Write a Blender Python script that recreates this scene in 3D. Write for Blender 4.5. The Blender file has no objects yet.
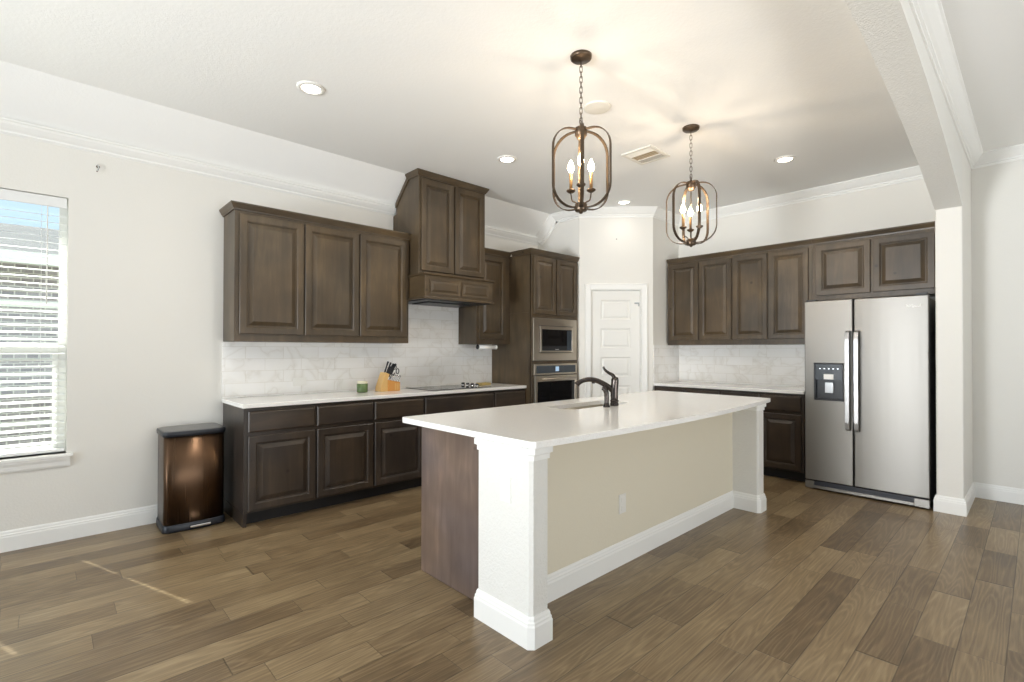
import bpy, bmesh, math, random
from mathutils import Vector, Matrix
random.seed(7)
V = Vector
SC = bpy.context.scene
COL = SC.collection
R = math.radians

# ------------------------------------------------------------------ camera
H = 1.32
cam_d = bpy.data.cameras.new('camera')
cam = bpy.data.objects.new('camera', cam_d); COL.objects.link(cam)
yaw, pitch, roll = R(46.73), R(.456), R(.088)
F = V((math.cos(yaw)*math.cos(pitch), math.sin(yaw)*math.cos(pitch), math.sin(pitch)))
r0 = F.cross(V((0, 0, 1))).normalized(); u0 = r0.cross(F)
rr = r0*math.cos(roll)+u0*math.sin(roll); uu = -r0*math.sin(roll)+u0*math.cos(roll)
cam.matrix_world = Matrix((( rr.x, uu.x, -F.x, 0), (rr.y, uu.y, -F.y, 0), (rr.z, uu.z, -F.z, H), (0, 0, 0, 1)))
cam_d.sensor_width = 36; cam_d.lens = 496*36/1024
cam_d.shift_y = 5/1024
cam_d.clip_start = .02
SC.camera = cam

# ------------------------------------------------------------------ light
SC.view_settings.view_transform = 'Standard'; SC.view_settings.look = 'None'
SC.view_settings.gamma = 1; SC.view_settings.use_curve_mapping = False
SC.view_settings.exposure = 0.42
SC.cycles.max_bounces = 10; SC.cycles.diffuse_bounces = 6
SC.cycles.sample_clamp_indirect = 8

w = bpy.data.worlds.new('sky'); SC.world = w; w.use_nodes = True
nt = w.node_tree; bg = nt.nodes['Background']
bg.inputs['Color'].default_value = (.62, .80, 1.0, 1); bg.inputs['Strength'].default_value = .95

def area(name, loc, direction, sx, sy, power, color, spread=180):
    l = bpy.data.lights.new(name, 'AREA'); l.shape = 'RECTANGLE'; l.size = sx; l.size_y = sy
    l.energy = power; l.color = color; l.spread = R(spread)
    o = bpy.data.objects.new(name, l); COL.objects.link(o); o.location = loc
    o.rotation_euler = V(direction).to_track_quat('-Z', 'Z').to_euler()
    return o
sun = bpy.data.lights.new('sun', 'SUN'); sun.energy = 13; sun.angle = R(.53); sun.color = (1, .95, .86)
so = bpy.data.objects.new('sun', sun); COL.objects.link(so)
so.rotation_euler = V((.335*.65, -.942*.65, -.76)).to_track_quat('-Z', 'Y').to_euler()
# daylight through the glazed openings of the living side (behind and left of the camera)
area('daylight_left', (-5.4, 1.55, 1.35), (1, -.05, -.10), 1.35, 2.3, 42, (.84, .92, 1.0))
area('daylight_left_far', (-5.4, 3.35, 1.35), (1, -.15, -.05), 1.35, 2.3, 30, (.84, .92, 1.0))
area('daylight_back', (1.0, -4.35, 1.4), (.1, 1, .30), 4.4, 2.2, 10, (1.0, .97, .92))
# added upward fill lamps that lift the ceiling, standing in for outdoor bounce
area('ceiling_fill_left', (-5.35, 1.9, .6), (1, -.06, .42), 2.0, 1.0, 104, (.95, .98, 1.0), 75)
area('ceiling_fill_back', (2.4, -4.3, .6), (.2, 1, .42), 4.4, .9, 42, (1.0, .98, .94), 90)

# ------------------------------------------------------------------ materials
def mat(name, color=(.8, .8, .8), rough=.5, metal=0.0, emit=None, estr=0, **kw):
    m = bpy.data.materials.new(name); m.use_nodes = True
    b = m.node_tree.nodes['Principled BSDF']
    b.inputs['Base Color'].default_value = (*color, 1)
    b.inputs['Roughness'].default_value = rough; b.inputs['Metallic'].default_value = metal
    for k, v in kw.items(): b.inputs[k.replace('_', ' ')].default_value = v
    if emit: b.inputs['Emission Color'].default_value = (*emit, 1); b.inputs['Emission Strength'].default_value = estr
    return m
def s2l(*c):
    return tuple(((x/255)/12.92 if x/255 <= .04045 else ((x/255+.055)/1.055)**2.4) for x in c)
class NT:
    def __init__(s, m): s.t = m.node_tree; s.b = s.t.nodes['Principled BSDF']
    def n(s, typ, **kw):
        n = s.t.nodes.new('ShaderNode'+typ)
        for k, v in kw.items():
            if k.startswith('i_'):
                key = k[2:]; key = int(key) if key.isdigit() else key.replace('_', ' ')
                n.inputs[key].default_value = v
            else: setattr(n, k, v)
        return n
    def l(s, a, b): s.t.links.new(a, b)
    def math(s, op, a, b=None, c=None):
        n = s.n('Math', operation=op)
        for i, x in enumerate((a, b, c)):
            if x is None: continue
            if isinstance(x, (int, float)): n.inputs[i].default_value = x
            else: s.l(x, n.inputs[i])
        return n.outputs[0]
    def ramp(s, fac, stops):
        n = s.n('ValToRGB'); e = n.color_ramp.elements
        while len(e) < len(stops): e.new(.5)
        for el, (p, c) in zip(e, stops): el.position = p; el.color = (*c, 1)
        s.l(fac, n.inputs[0]); return n.outputs[0]
    def bump(s, h, strength, dist=.002):
        n = s.n('Bump'); n.inputs['Strength'].default_value = strength; n.inputs['Distance'].default_value = dist
        s.l(h, n.inputs['Height']); s.l(n.outputs[0], s.b.inputs['Normal'])

def paint(name, c, rough=.6, scale=60, bump=.25):
    m = mat(name, c, rough); t = NT(m)
    tc = t.n('TexCoord'); no = t.n('TexNoise', i_Scale=scale, i_Detail=3.0, i_Roughness=.6)
    t.l(tc.outputs['Object'], no.inputs['Vector'])
    h = t.ramp(no.outputs['Fac'], [(.42, (0, 0, 0)), (.62, (1, 1, 1))])
    t.bump(h, bump, .003); return m
M = {}
M['wall'] = paint('wall_paint', s2l(232, 230, 224), .75, 70, .10)
M['ceil'] = paint('ceiling_paint', s2l(244, 244, 242), .85, 55, .12)
M['beam'] = paint('textured_paint', s2l(229, 228, 223), .7, 75, .40)
M['island'] = paint('shaded_wall_paint', s2l(226, 219, 200), .7, 70, .12)  # wall paint with the shade on the island back put into its colour
M['trim'] = mat('trim_white', s2l(243, 243, 240), .38)
M['door_white'] = mat('door_white', s2l(236, 235, 230), .4)

def wood(name, horizontal=False, tint=1.0):
    m = mat(name, rough=.36); t = NT(m)
    if not isinstance(tint, tuple): tint = (tint,)*3
    tc = t.n('TexCoord'); oi = t.n('ObjectInfo')
    off = t.n('VectorMath', operation='SCALE'); off.inputs[0].default_value = (7.3, 3.1, 5.7)
    t.l(oi.outputs['Random'], off.inputs['Scale'])
    ad = t.n('VectorMath', operation='ADD'); t.l(tc.outputs['Object'], ad.inputs[0]); t.l(off.outputs[0], ad.inputs[1])
    mp = t.n('Mapping'); mp.inputs['Scale'].default_value = (1.1, 1.1, 9) if horizontal else (9, 9, 1.1)
    t.l(ad.outputs[0], mp.inputs['Vector'])
    g = t.n('TexNoise', i_Scale=1.7, i_Detail=7.0, i_Roughness=.62, i_Distortion=.5); t.l(mp.outputs[0], g.inputs['Vector'])
    big = t.n('TexNoise', i_Scale=3.2, i_Detail=2.0); t.l(ad.outputs[0], big.inputs['Vector'])
    k = t.n('TexVoronoi', i_Scale=4.4); t.l(ad.outputs[0], k.inputs['Vector'])
    knot = t.ramp(k.outputs['Distance'], [(.035, (.16, .12, .10)), (.085, (1, 1, 1))])
    f = t.math('ADD', t.math('MULTIPLY', g.outputs['Fac'], .50), t.math('MULTIPLY', big.outputs['Fac'], .50))
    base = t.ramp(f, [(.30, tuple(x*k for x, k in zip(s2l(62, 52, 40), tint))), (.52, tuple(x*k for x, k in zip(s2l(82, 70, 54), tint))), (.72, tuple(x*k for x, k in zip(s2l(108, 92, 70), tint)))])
    hn = t.n('TexNoise', i_Scale=2.1, i_Detail=1.0); t.l(off.outputs[0], hn.inputs['Vector']) if False else t.l(ad.outputs[0], hn.inputs['Vector'])
    hue = t.ramp(hn.outputs['Fac'], [(.36, (.84, .86, .90)), (.62, (1.0, .93, .80))])
    m0 = t.n('MixRGB', blend_type='MULTIPLY', i_Fac=1.0); t.l(base, m0.inputs[1]); t.l(hue, m0.inputs[2])
    mx = t.n('MixRGB', blend_type='MULTIPLY', i_Fac=.75); t.l(m0.outputs[0], mx.inputs[1]); t.l(knot, mx.inputs[2])
    t.l(mx.outputs[0], t.b.inputs['Base Color']); t.bump(g.outputs['Fac'], .12, .001)
    return m
M['wood'] = wood('stained_alder'); M['wood_h'] = wood('stained_alder_across', True)
M['wood_dark'] = wood('shaded_alder', False, (.60, .62, .80)); M['wood_shaded_h'] = wood('shaded_alder_across', True, (.60, .62, .80))  # same stain as the uppers, with shade and cool light tinted in
M['wood_panel'] = wood('stained_end_panel', False, (1.95, 2.0, 2.9))
M['toe'] = mat('toe_black', (.012, .011, .011), .6)

def floor_mat():
    m = mat('hardwood_planks', rough=.33); t = NT(m)
    tc = t.n('TexCoord'); sp = t.n('SeparateXYZ'); t.l(tc.outputs['Object'], sp.inputs[0])
    W = .153
    yy = t.math('DIVIDE', t.math('ADD', sp.outputs['Y'], -1.02+W*40), W)
    row = t.math('FLOOR', yy); fy = t.math('FRACT', yy)
    wn = t.n('TexWhiteNoise', noise_dimensions='1D'); t.l(row, wn.inputs['W'])
    u = t.math('ADD', t.math('DIVIDE', sp.outputs['X'], .78), t.math('MULTIPLY', wn.outputs['Value'], 17.0))
    u = t.math('ADD', u, t.math('MULTIPLY', t.math('SINE', t.math('MULTIPLY', u, 2.9)), .27))
    colm = t.math('FLOOR', u); fx = t.math('FRACT', u)
    cb = t.n('CombineXYZ'); t.l(row, cb.inputs[0]); t.l(colm, cb.inputs[1])
    w2 = t.n('TexWhiteNoise', noise_dimensions='2D'); t.l(cb.outputs[0], w2.inputs['Vector'])
    # grain
    o = t.n('VectorMath', operation='SCALE', i_Scale=31.0); t.l(w2.outputs['Color'], o.inputs[0])
    ad = t.n('VectorMath', operation='ADD'); t.l(tc.outputs['Object'], ad.inputs[0]); t.l(o.outputs[0], ad.inputs[1])
    mp = t.n('Mapping'); mp.inputs['Scale'].default_value = (.8, 8, 1); t.l(ad.outputs[0], mp.inputs['Vector'])
    n1 = t.n('TexNoise', i_Scale=1.2, i_Detail=1.0, i_Roughness=.4); t.l(mp.outputs[0], n1.inputs['Vector'])
    rings = t.math('SINE', t.math('MULTIPLY', n1.outputs['Fac'], 95.0))
    ringf = t.math('ADD', t.math('MULTIPLY', rings, .5), .5)
    mp2 = t.n('Mapping'); mp2.inputs['Scale'].default_value = (3.0, 60, 1); t.l(ad.outputs[0], mp2.inputs['Vector'])
    n2 = t.n('TexNoise', i_Scale=1.5, i_Detail=5.0, i_Roughness=.65); t.l(mp2.outputs[0], n2.inputs['Vector'])
    n3 = t.n('TexNoise', i_Scale=2.6, i_Detail=2.0); t.l(ad.outputs[0], n3.inputs['Vector'])
    f = t.math('ADD', t.math('ADD', t.math('MULTIPLY', w2.outputs['Value'], .20), .04), t.math('MULTIPLY', n2.outputs['Fac'], .42))
    f = t.math('ADD', f, t.math('MULTIPLY', t.math('POWER', ringf, 2.2), .085)); f = t.math('ADD', f, t.math('MULTIPLY', n3.outputs['Fac'], .26))
    base = t.ramp(f, [(.24, s2l(74, 60, 43)), (.44, s2l(114, 95, 70)), (.62, s2l(146, 126, 96)), (.82, s2l(180, 160, 126))])
    ex = t.math('MINIMUM', fy, t.math('SUBTRACT', 1.0, fy))
    e2 = t.math('MULTIPLY', t.math('MINIMUM', fx, t.math('SUBTRACT', 1.0, fx)), 5.0)
    seam = t.ramp(t.math('MINIMUM', ex, e2), [(.004, (0, 0, 0)), (.022, (1, 1, 1))])
    mx = t.n('MixRGB', blend_type='MULTIPLY', i_Fac=.55); t.l(base, mx.inputs[1]); t.l(seam, mx.inputs[2])
    t.l(mx.outputs[0], t.b.inputs['Base Color'])
    hh = t.math('ADD', t.math('MULTIPLY', seam, 1.0), t.math('MULTIPLY', n2.outputs['Fac'], .35))
    t.bump(hh, .35, .002)
    rg = t.math('ADD', t.math('MULTIPLY', n2.outputs['Fac'], .16), .24); t.l(rg, t.b.inputs['Roughness'])
    return m
M['floor'] = floor_mat()

def tile_mat(name, axis):
    m = mat(name, rough=.16); t = NT(m)
    tc = t.n('TexCoord'); sp = t.n('SeparateXYZ'); t.l(tc.outputs['Object'], sp.inputs[0])
    th, tw = .1035, .31
    v = t.math('DIVIDE', sp.outputs['Z'], th); row = t.math('FLOOR', v)
    off = t.math('MULTIPLY', t.math('MODULO', row, 2.0), .5)
    u = t.math('ADD', t.math('ADD', t.math('DIVIDE', sp.outputs[axis], tw), off), 20.0)
    cb = t.n('CombineXYZ'); t.l(row, cb.inputs[0]); t.l(t.math('FLOOR', u), cb.inputs[1])
    wn = t.n('TexWhiteNoise', noise_dimensions='2D'); t.l(cb.outputs[0], wn.inputs['Vector'])
    o = t.n('VectorMath', operation='SCALE', i_Scale=9.0); t.l(wn.outputs['Color'], o.inputs[0])
    ad = t.n('VectorMath', operation='ADD'); t.l(tc.outputs['Object'], ad.inputs[0]); t.l(o.outputs[0], ad.inputs[1])
    n = t.n('TexNoise', i_Scale=3.5, i_Detail=3.0, i_Roughness=.5, i_Distortion=.6); t.l(ad.outputs[0], n.inputs['Vector'])
    vein = t.math('ABSOLUTE', t.math('SUBTRACT', n.outputs['Fac'], .44))
    c = t.ramp(vein, [(0, s2l(234, 232, 227)), (.01, s2l(240, 238, 234)), (.05, s2l(246, 245, 242)), (.2, s2l(248, 247, 245))])
    fx = t.math('FRACT', u); fy = t.math('FRACT', v)
    ex = t.math('MULTIPLY', t.math('MINIMUM', fx, t.math('SUBTRACT', 1.0, fx)), tw/th)
    ey = t.math('MINIMUM', fy, t.math('SUBTRACT', 1.0, fy))
    g = t.ramp(t.math('MINIMUM', ex, ey), [(.012, s2l(232, 229, 223)), (.022, (1, 1, 1))])
    mx = t.n('MixRGB', blend_type='MULTIPLY', i_Fac=.8); t.l(c, mx.inputs[1]); t.l(g, mx.inputs[2])
    t.l(mx.outputs[0], t.b.inputs['Base Color']); t.bump(g, .4, .001); return m
M['tile_x'] = tile_mat('marble_tile', 'X'); M['tile_y'] = tile_mat('marble_tile_side', 'Y')

def quartz():
    m = mat('white_quartz', s2l(238, 236, 231), .12); t = NT(m)
    tc = t.n('TexCoord'); n = t.n('TexNoise', i_Scale=180.0, i_Detail=2.0); t.l(tc.outputs['Object'], n.inputs['Vector'])
    c = t.ramp(n.outputs['Fac'], [(.35, s2l(240, 238, 234)), (.5, s2l(248, 247, 244))]); t.l(c, t.b.inputs['Base Color']); return m
M['quartz'] = quartz()

def steel(name, c, rough, axis=2, rvar=.08, aniso=.6, arot=.25):
    m = mat(name, c, rough, 1.0); t = NT(m)
    tc = t.n('TexCoord'); mp = t.n('Mapping'); s = [260, 260, 260]; s[axis] = 2.0
    mp.inputs['Scale'].default_value = s; t.l(tc.outputs['Object'], mp.inputs['Vector'])
    n = t.n('TexNoise', i_Scale=1.0, i_Detail=2.0); t.l(mp.outputs[0], n.inputs['Vector'])
    t.l(t.math('ADD', t.math('MULTIPLY', n.outputs['Fac'], rvar), rough-rvar/2), t.b.inputs['Roughness'])
    if aniso:
        tg = t.n('Tangent', direction_type='RADIAL', axis='Z'); t.l(tg.outputs[0], t.b.inputs['Tangent']); t.b.inputs['Anisotropic'].default_value = aniso
        t.b.inputs['Anisotropic Rotation'].default_value = arot
    return m
M['steel'] = steel('brushed_steel', s2l(136, 133, 128), .42)
M['handle'] = mat('handle_steel', s2l(158, 157, 156), .30, 1.0)
M['steel_warm'] = steel('oven_steel', s2l(196, 186, 172), .30, 0)
M['black_steel'] = steel('dark_can_steel', s2l(92, 72, 56), .28, 2, .04, .96)
M['sink_steel'] = mat('sink_steel', s2l(214, 208, 194), .36, .75)
M['grey_side'] = mat('appliance_side', s2l(78, 80, 76), .45)
M['bronze'] = mat('oiled_bronze', s2l(92, 78, 64), .36, .8)
M['faucet'] = mat('brushed_dark_nickel', s2l(78, 72, 69), .24, 1.0)
M['black'] = mat('black_plastic', (.014, .015, .018), .35)
M['blue_black'] = mat('dark_lid_plastic', s2l(30, 34, 42), .4)
M['lid_top'] = mat('lid_top', s2l(128, 128, 128), .4, .6)
M['black_glass'] = mat('black_glass', (.006, .006, .007), .05)
M['grey_glass'] = mat('panel_glass', s2l(58, 66, 74), .12)
M['dispenser'] = mat('dispenser_plastic', s2l(34, 40, 44), .25)
M['chrome'] = mat('chrome', s2l(215, 215, 215), .12, 1.0)
M['white_plastic'] = mat('white_plastic', s2l(238, 237, 232), .4)
M['blind'] = mat('blind_white', s2l(236, 237, 236), .45)
M['vinyl'] = mat('vinyl_white', s2l(238, 238, 234), .35)
M['block'] = mat('block_wood', s2l(216, 176, 112), .42)
M['block_dark'] = mat('block_wood_orange', s2l(206, 146, 76), .42)
M['candle_glass'] = mat('green_glass', s2l(96, 118, 74), .18)
M['wax'] = mat('wax', s2l(226, 222, 196), .6)
M['paper'] = mat('paper_white', s2l(238, 238, 236), .8)
M['bamboo'] = mat('bamboo', s2l(186, 164, 104), .5)
M['bulb'] = mat('bulb_lit', (1, .8, .5), .3, emit=(1.0, .74, .42), estr=30)
M['can_lens'] = mat('lens_lit', (1, 1, 1), .3, emit=(1.0, .93, .82), estr=9)
M['screen'] = mat('lit_display', (.1, .15, .2), .3, emit=(.55, .75, 1.0), estr=.5)
M['sleeve'] = mat('candle_sleeve', s2l(178, 140, 92), .4, .3)
M['vent_dark'] = mat('vent_shadow', s2l(190, 174, 146), .7)
M['grille'] = mat('white_metal', s2l(230, 227, 218), .5)
def glass_mat():
    m = bpy.data.materials.new('window_glass'); m.use_nodes = True; nt = m.node_tree
    for n in list(nt.nodes): nt.nodes.remove(n)
    o = nt.nodes.new('ShaderNodeOutputMaterial'); mx = nt.nodes.new('ShaderNodeMixShader'); tr = nt.nodes.new('ShaderNodeBsdfTransparent')
    gl = nt.nodes.new('ShaderNodeBsdfGlossy'); gl.inputs['Roughness'].default_value = .02
    mx.inputs[0].default_value = .05
    tr.inputs[0].default_value = (.95, .98, .97, 1)
    nt.links.new(tr.outputs[0], mx.inputs[1]); nt.links.new(gl.outputs[0], mx.inputs[2]); nt.links.new(mx.outputs[0], o.inputs[0])
    return m
M['glass'] = glass_mat()
def brick_mat():
    m = mat('pale_brick', rough=.9); t = NT(m)
    tc = t.n('TexCoord'); sp = t.n('SeparateXYZ'); t.l(tc.outputs['Object'], sp.inputs[0])
    cb = t.n('CombineXYZ'); t.l(sp.outputs['X'], cb.inputs[0]); t.l(sp.outputs['Z'], cb.inputs[1])
    b = t.n('TexBrick', i_Scale=4.5, i_Mortar_Size=.03); t.l(cb.outputs[0], b.inputs['Vector'])
    b.inputs['Color1'].default_value = (*s2l(168, 160, 164), 1); b.inputs['Color2'].default_value = (*s2l(138, 130, 136), 1); b.inputs['Mortar'].default_value = (*s2l(206, 202, 200), 1)
    t.l(b.outputs['Color'], t.b.inputs['Base Color']); return m
M['brick'] = brick_mat()
M['shingle'] = paint('roof_shingle', s2l(50, 54, 62), .9, 30, .5)
M['grass'] = mat('lawn', s2l(110, 120, 80), .9)
M['fence'] = mat('fence_wood', s2l(150, 140, 128), .85)

# ------------------------------------------------------------------ mesh tools
class MB:
    def __init__(s): s.v = []; s.f = []; s.sm = []
    def add(s, vs, fs, smooth=False):
        b = len(s.v); s.v += [V(p) for p in vs]; s.f += [tuple(b+i for i in f) for f in fs]; s.sm += [smooth]*len(fs); return s
    def box(s, x0, x1, y0, y1, z0, z1):
        if x0 > x1: x0, x1 = x1, x0
        if y0 > y1: y0, y1 = y1, y0
        if z0 > z1: z0, z1 = z1, z0
        return s.add([(x0,y0,z0),(x1,y0,z0),(x1,y1,z0),(x0,y1,z0),(x0,y0,z1),(x1,y0,z1),(x1,y1,z1),(x0,y1,z1)],
                     [(0,3,2,1),(4,5,6,7),(0,1,5,4),(1,2,6,5),(2,3,7,6),(3,0,4,7)])
    def prism(s, pts, ext):
        """closed polygon pts (3-D) extruded by vector ext"""
        n = len(pts); e = V(ext); P = [V(p) for p in pts]
        return s.add(P+[p+e for p in P], [tuple(range(n))[::-1], tuple(range(n, 2*n))]+[(i, (i+1) % n, n+(i+1) % n, n+i) for i in range(n)])
    def obox(s, c, U, W, N, su, sw, sn):
        c = V(c); U, W, N = V(U), V(W), V(N)
        p = [c+U*a*su/2+W*b*sw/2+N*d*sn/2 for d in (-1, 1) for a, b in ((-1,-1),(1,-1),(1,1),(-1,1))]
        return s.add(p, [(0,3,2,1),(4,5,6,7),(0,1,5,4),(1,2,6,5),(2,3,7,6),(3,0,4,7)])
    def sweep(s, path, frames, prof, closed_prof=True, closed_path=False, smooth=False, caps=True):
        """frames: list of (A,B) vectors; prof: list of (a,b)"""
        n = len(prof); vs = []
        for p, (A, B) in zip(path, frames):
            for a, b in prof: vs.append(V(p)+V(A)*a+V(B)*b)
        fs = []; m = len(path)
        for i in range(m if closed_path else m-1):
            j = (i+1) % m
            for k in range(n if closed_prof else n-1):
                l = (k+1) % n; fs.append((i*n+k, i*n+l, j*n+l, j*n+k))
        base = len(s.v); s.add(vs, fs, smooth)
        if caps and not closed_path and closed_prof:
            s.add([], []); s.f += [tuple(base+k for k in range(n)), tuple(base+(m-1)*n+k for k in range(n))[::-1]]; s.sm += [False, False]
        return s
    def tube(s, path, r, seg=10, closed=False):
        P = [V(p) for p in path]; m = len(P); rs = r if isinstance(r, (list, tuple)) else [r]*m
        fr = []; up = None
        for i in range(m):
            if closed: t = (P[(i+1) % m]-P[i-1]).normalized()
            else: t = (P[min(i+1, m-1)]-P[max(i-1, 0)]).normalized()
            if up is None:
                up = V((0, 0, 1)) if abs(t.z) < .9 else V((1, 0, 0))
            A = (up-t*up.dot(t)).normalized(); B = t.cross(A); up = A; fr.append((A*rs[i], B*rs[i]))
        prof = [(math.cos(2*math.pi*k/seg), math.sin(2*math.pi*k/seg)) for k in range(seg)]
        return s.sweep(P, fr, prof, True, closed, True)
    def lathe(s, c, prof, seg=28, axis=(0, 0, 1)):
        """prof: list (radius, height) along axis from c"""
        ax = V(axis).normalized(); a = V((1, 0, 0)) if abs(ax.x) < .9 else V((0, 1, 0)); A = (a-ax*a.dot(ax)).normalized(); B = ax.cross(A); c = V(c)
        n = len(prof); vs = []
        for k in range(seg):
            t = 2*math.pi*k/seg; d = A*math.cos(t)+B*math.sin(t)
            for r_, h in prof: vs.append(c+d*max(r_, 1e-5)+ax*h)
        fs = [(k*n+i, ((k+1) % seg)*n+i, ((k+1) % seg)*n+i+1, k*n+i+1) for k in range(seg) for i in range(n-1)]
        return s.add(vs, fs, True)
    def build(s, name, m, parent=None, bevel=0, segs=2, autosmooth=False):
        org = V((0, 0, 0))
        p = parent
        while p is not None: org += V(p.location); p = p.parent
        me = bpy.data.meshes.new(name); me.from_pydata([v-org for v in s.v], [], s.f)
        bm = bmesh.new(); bm.from_mesh(me); bmesh.ops.remove_doubles(bm, verts=bm.verts, dist=1e-6) if False else None
        bmesh.ops.recalc_face_normals(bm, faces=bm.faces); bm.to_mesh(me); bm.free()
        me.polygons.foreach_set('use_smooth', s.sm) if len(s.sm) == len(me.polygons) else None
        me.materials.append(m if not isinstance(m, str) else M[m])
        o = bpy.data.objects.new(name, me); COL.objects.link(o)
        if parent is not None: o.parent = parent
        if bevel:
            b = o.modifiers.new('bevel', 'BEVEL'); b.width = bevel; b.segments = segs; b.limit_method = 'ANGLE'; b.angle_limit = R(40)
        return o
def tag(o, label=None, cat=None, group=None, kind=None):
    if label: o['label'] = label
    if cat: o['category'] = cat
    if group: o['group'] = group
    if kind: o['kind'] = kind
    return o
def thing(name, loc, label, cat, group=None):
    o = bpy.data.objects.new(name, None); COL.objects.link(o); o.location = loc; o.empty_display_size = .1
    return tag(o, label, cat, group)
def copy_tree(o, parent=None):
    c = o.copy(); COL.objects.link(c)
    if parent is not None: c.parent = parent
    for ch in [x for x in COL.objects if x.parent == o]: copy_tree(ch, c)
    return c
def struct(o): o['kind'] = 'structure'; return o
X_, Y_, Z_ = V((1, 0, 0)), V((0, 1, 0)), V((0, 0, 1))

def rings(mb, o, U, W, N, su, sw, prof):
    """nested rectangles: prof = (inset, height) from outer back edge to centre"""
    o = V(o); vs = []; n = len(prof)
    for ins, h in prof:
        for a, b in ((ins, ins), (su-ins, ins), (su-ins, sw-ins), (ins, sw-ins)): vs.append(o+U*a+W*b+N*h)
    fs = [(0, 1, 2, 3)[::-1]]
    for i in range(n-1):
        for k in range(4): fs.append((i*4+k, i*4+(k+1) % 4, i*4+4+(k+1) % 4, i*4+4+k))
    fs.append(tuple((n-1)*4+k for k in range(4)))
    return mb.add(vs, fs)
def raised_door(name, o, U, W, N, su, sw, m, parent, st=.062):
    t = .021; g = min(.034, sw*.14)
    prof = [(0, 0), (0, t-.004), (.004, t), (st-.012, t), (st-.009, t-.003), (st-.003, t-.005), (st, t-.015), (st+.006, t-.015), (st+g, t-.003), (st+g+.003, t-.001)]
    mb = MB(); rings(mb, o, U, W, N, su, sw, prof)
    return mb.build(name, m, parent)
def slab_front(name, o, U, W, N, su, sw, m, parent):
    t = .021; mb = MB(); rings(mb, o, U, W, N, su, sw, [(0, 0), (0, t-.009), (.006, t-.003), (.013, t), (.02, t)])
    return mb.build(name, m, parent)

# horizontal moulding sweep with mitres; pts on wall line, side=+1: material on left of travel
def mould(mb, pts, z, prof, side=1, closed=False):
    P = [V((p[0], p[1], z if len(p) < 3 else p[2])) for p in pts]; m = len(P); fr = []
    def nrm(a, b):
        d = (b-a); d.z = 0; d.normalize(); return V((-d.y, d.x, 0))*side
    for i in range(m):
        ns = []
        if i > 0 or closed: ns.append(nrm(P[i-1], P[i]))
        if i < m-1 or closed: ns.append(nrm(P[i], P[(i+1) % m]))
        if len(ns) == 2:
            b = (ns[0]+ns[1]); b = b/(b.dot(ns[0])) if b.length > 1e-6 else ns[0]
        else: b = ns[0]
        fr.append((b, Z_))
    return mb.sweep(P, fr, prof, True, closed)
CROWN = [(0, 0), (.085, 0), (.085, -.012), (.075, -.018), (.066, -.034), (.040, -.066), (.024, -.078), (.022, -.088), (.010, -.092), (.010, -.112), (0, -.112)]
BASE = [(0, 0), (.016, 0), (.016, .092), (.013, .100), (.013, .108), (.009, .114), (.008, .124), (.004, .134), (0, .134)]

# ------------------------------------------------------------------ the shell
CE = 3.08; A = 4.63; B = 6.12; XL = -5.5; YB = -4.5
struct(MB().box(XL-.2, B+.15, YB-.2, A+.15, -.06, 0).build('floor', 'floor'))
cm = MB(); cm.box(XL-.2, B+.15, YB-.2, 4.33, CE, CE+.1)
cm.prism([(XL, 4.33, CE), (XL, 4.66, 2.773), (XL, 4.78, 2.773), (XL, 4.78, CE+.1), (XL, 4.33, CE+.1)], (B-XL, 0, 0))
struct(cm.build('ceiling', 'ceil'))
# left wall (A) with two window openings
wins = [(-.80, .112), (-1.78, -.868)]
WZ0, WZ1 = .60, 2.375
wm = MB(); xs = [XL-.2, -1.78, -.868, -.80, .112, B+.15]
wm.box(xs[0], xs[1], A, A+.15, 0, 2.79); wm.box(xs[2], xs[3], A, A+.15, WZ0, WZ1); wm.box(xs[4], xs[5], A, A+.15, 0, 2.79)
wm.box(xs[1], xs[4], A, A+.15, 0, WZ0); wm.box(xs[1], xs[4], A, A+.15, WZ1, 2.79)
struct(wm.build('wall_left', 'wall'))
struct(MB().box(B, B+.15, YB-.2, 3.30, 0, CE).build('wall_right', 'wall'))
# west wall with a wide glazed opening, back wall with a wide window
wf = MB(); wf.box(XL-.15, XL, YB, A, 2.5, CE); wf.box(XL-.15, XL, YB, -3.8, 0, 2.5); wf.box(XL-.15, XL, -1, .85, 0, 2.5); wf.box(XL-.15, XL, 4.05, A, 0, 2.5)
wf.box(XL-.15, XL, -3.8, -1, 0, .35); wf.box(XL-.15, XL, .85, 4.05, 0, .12); wf.box(XL-.15, XL, 2.25, 2.65, .12, 2.5)
struct(wf.build('wall_front', 'wall'))
wb = MB(); wb.box(XL, B, YB-.15, YB, 2.62, CE); wb.box(XL, B, YB-.15, YB, 0, .35); wb.box(XL, -1.3, YB-.15, YB, .35, 2.62); wb.box(3.3, B, YB-.15, YB, .35, 2.62)
struct(wb.build('wall_back', 'wall'))
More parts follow.
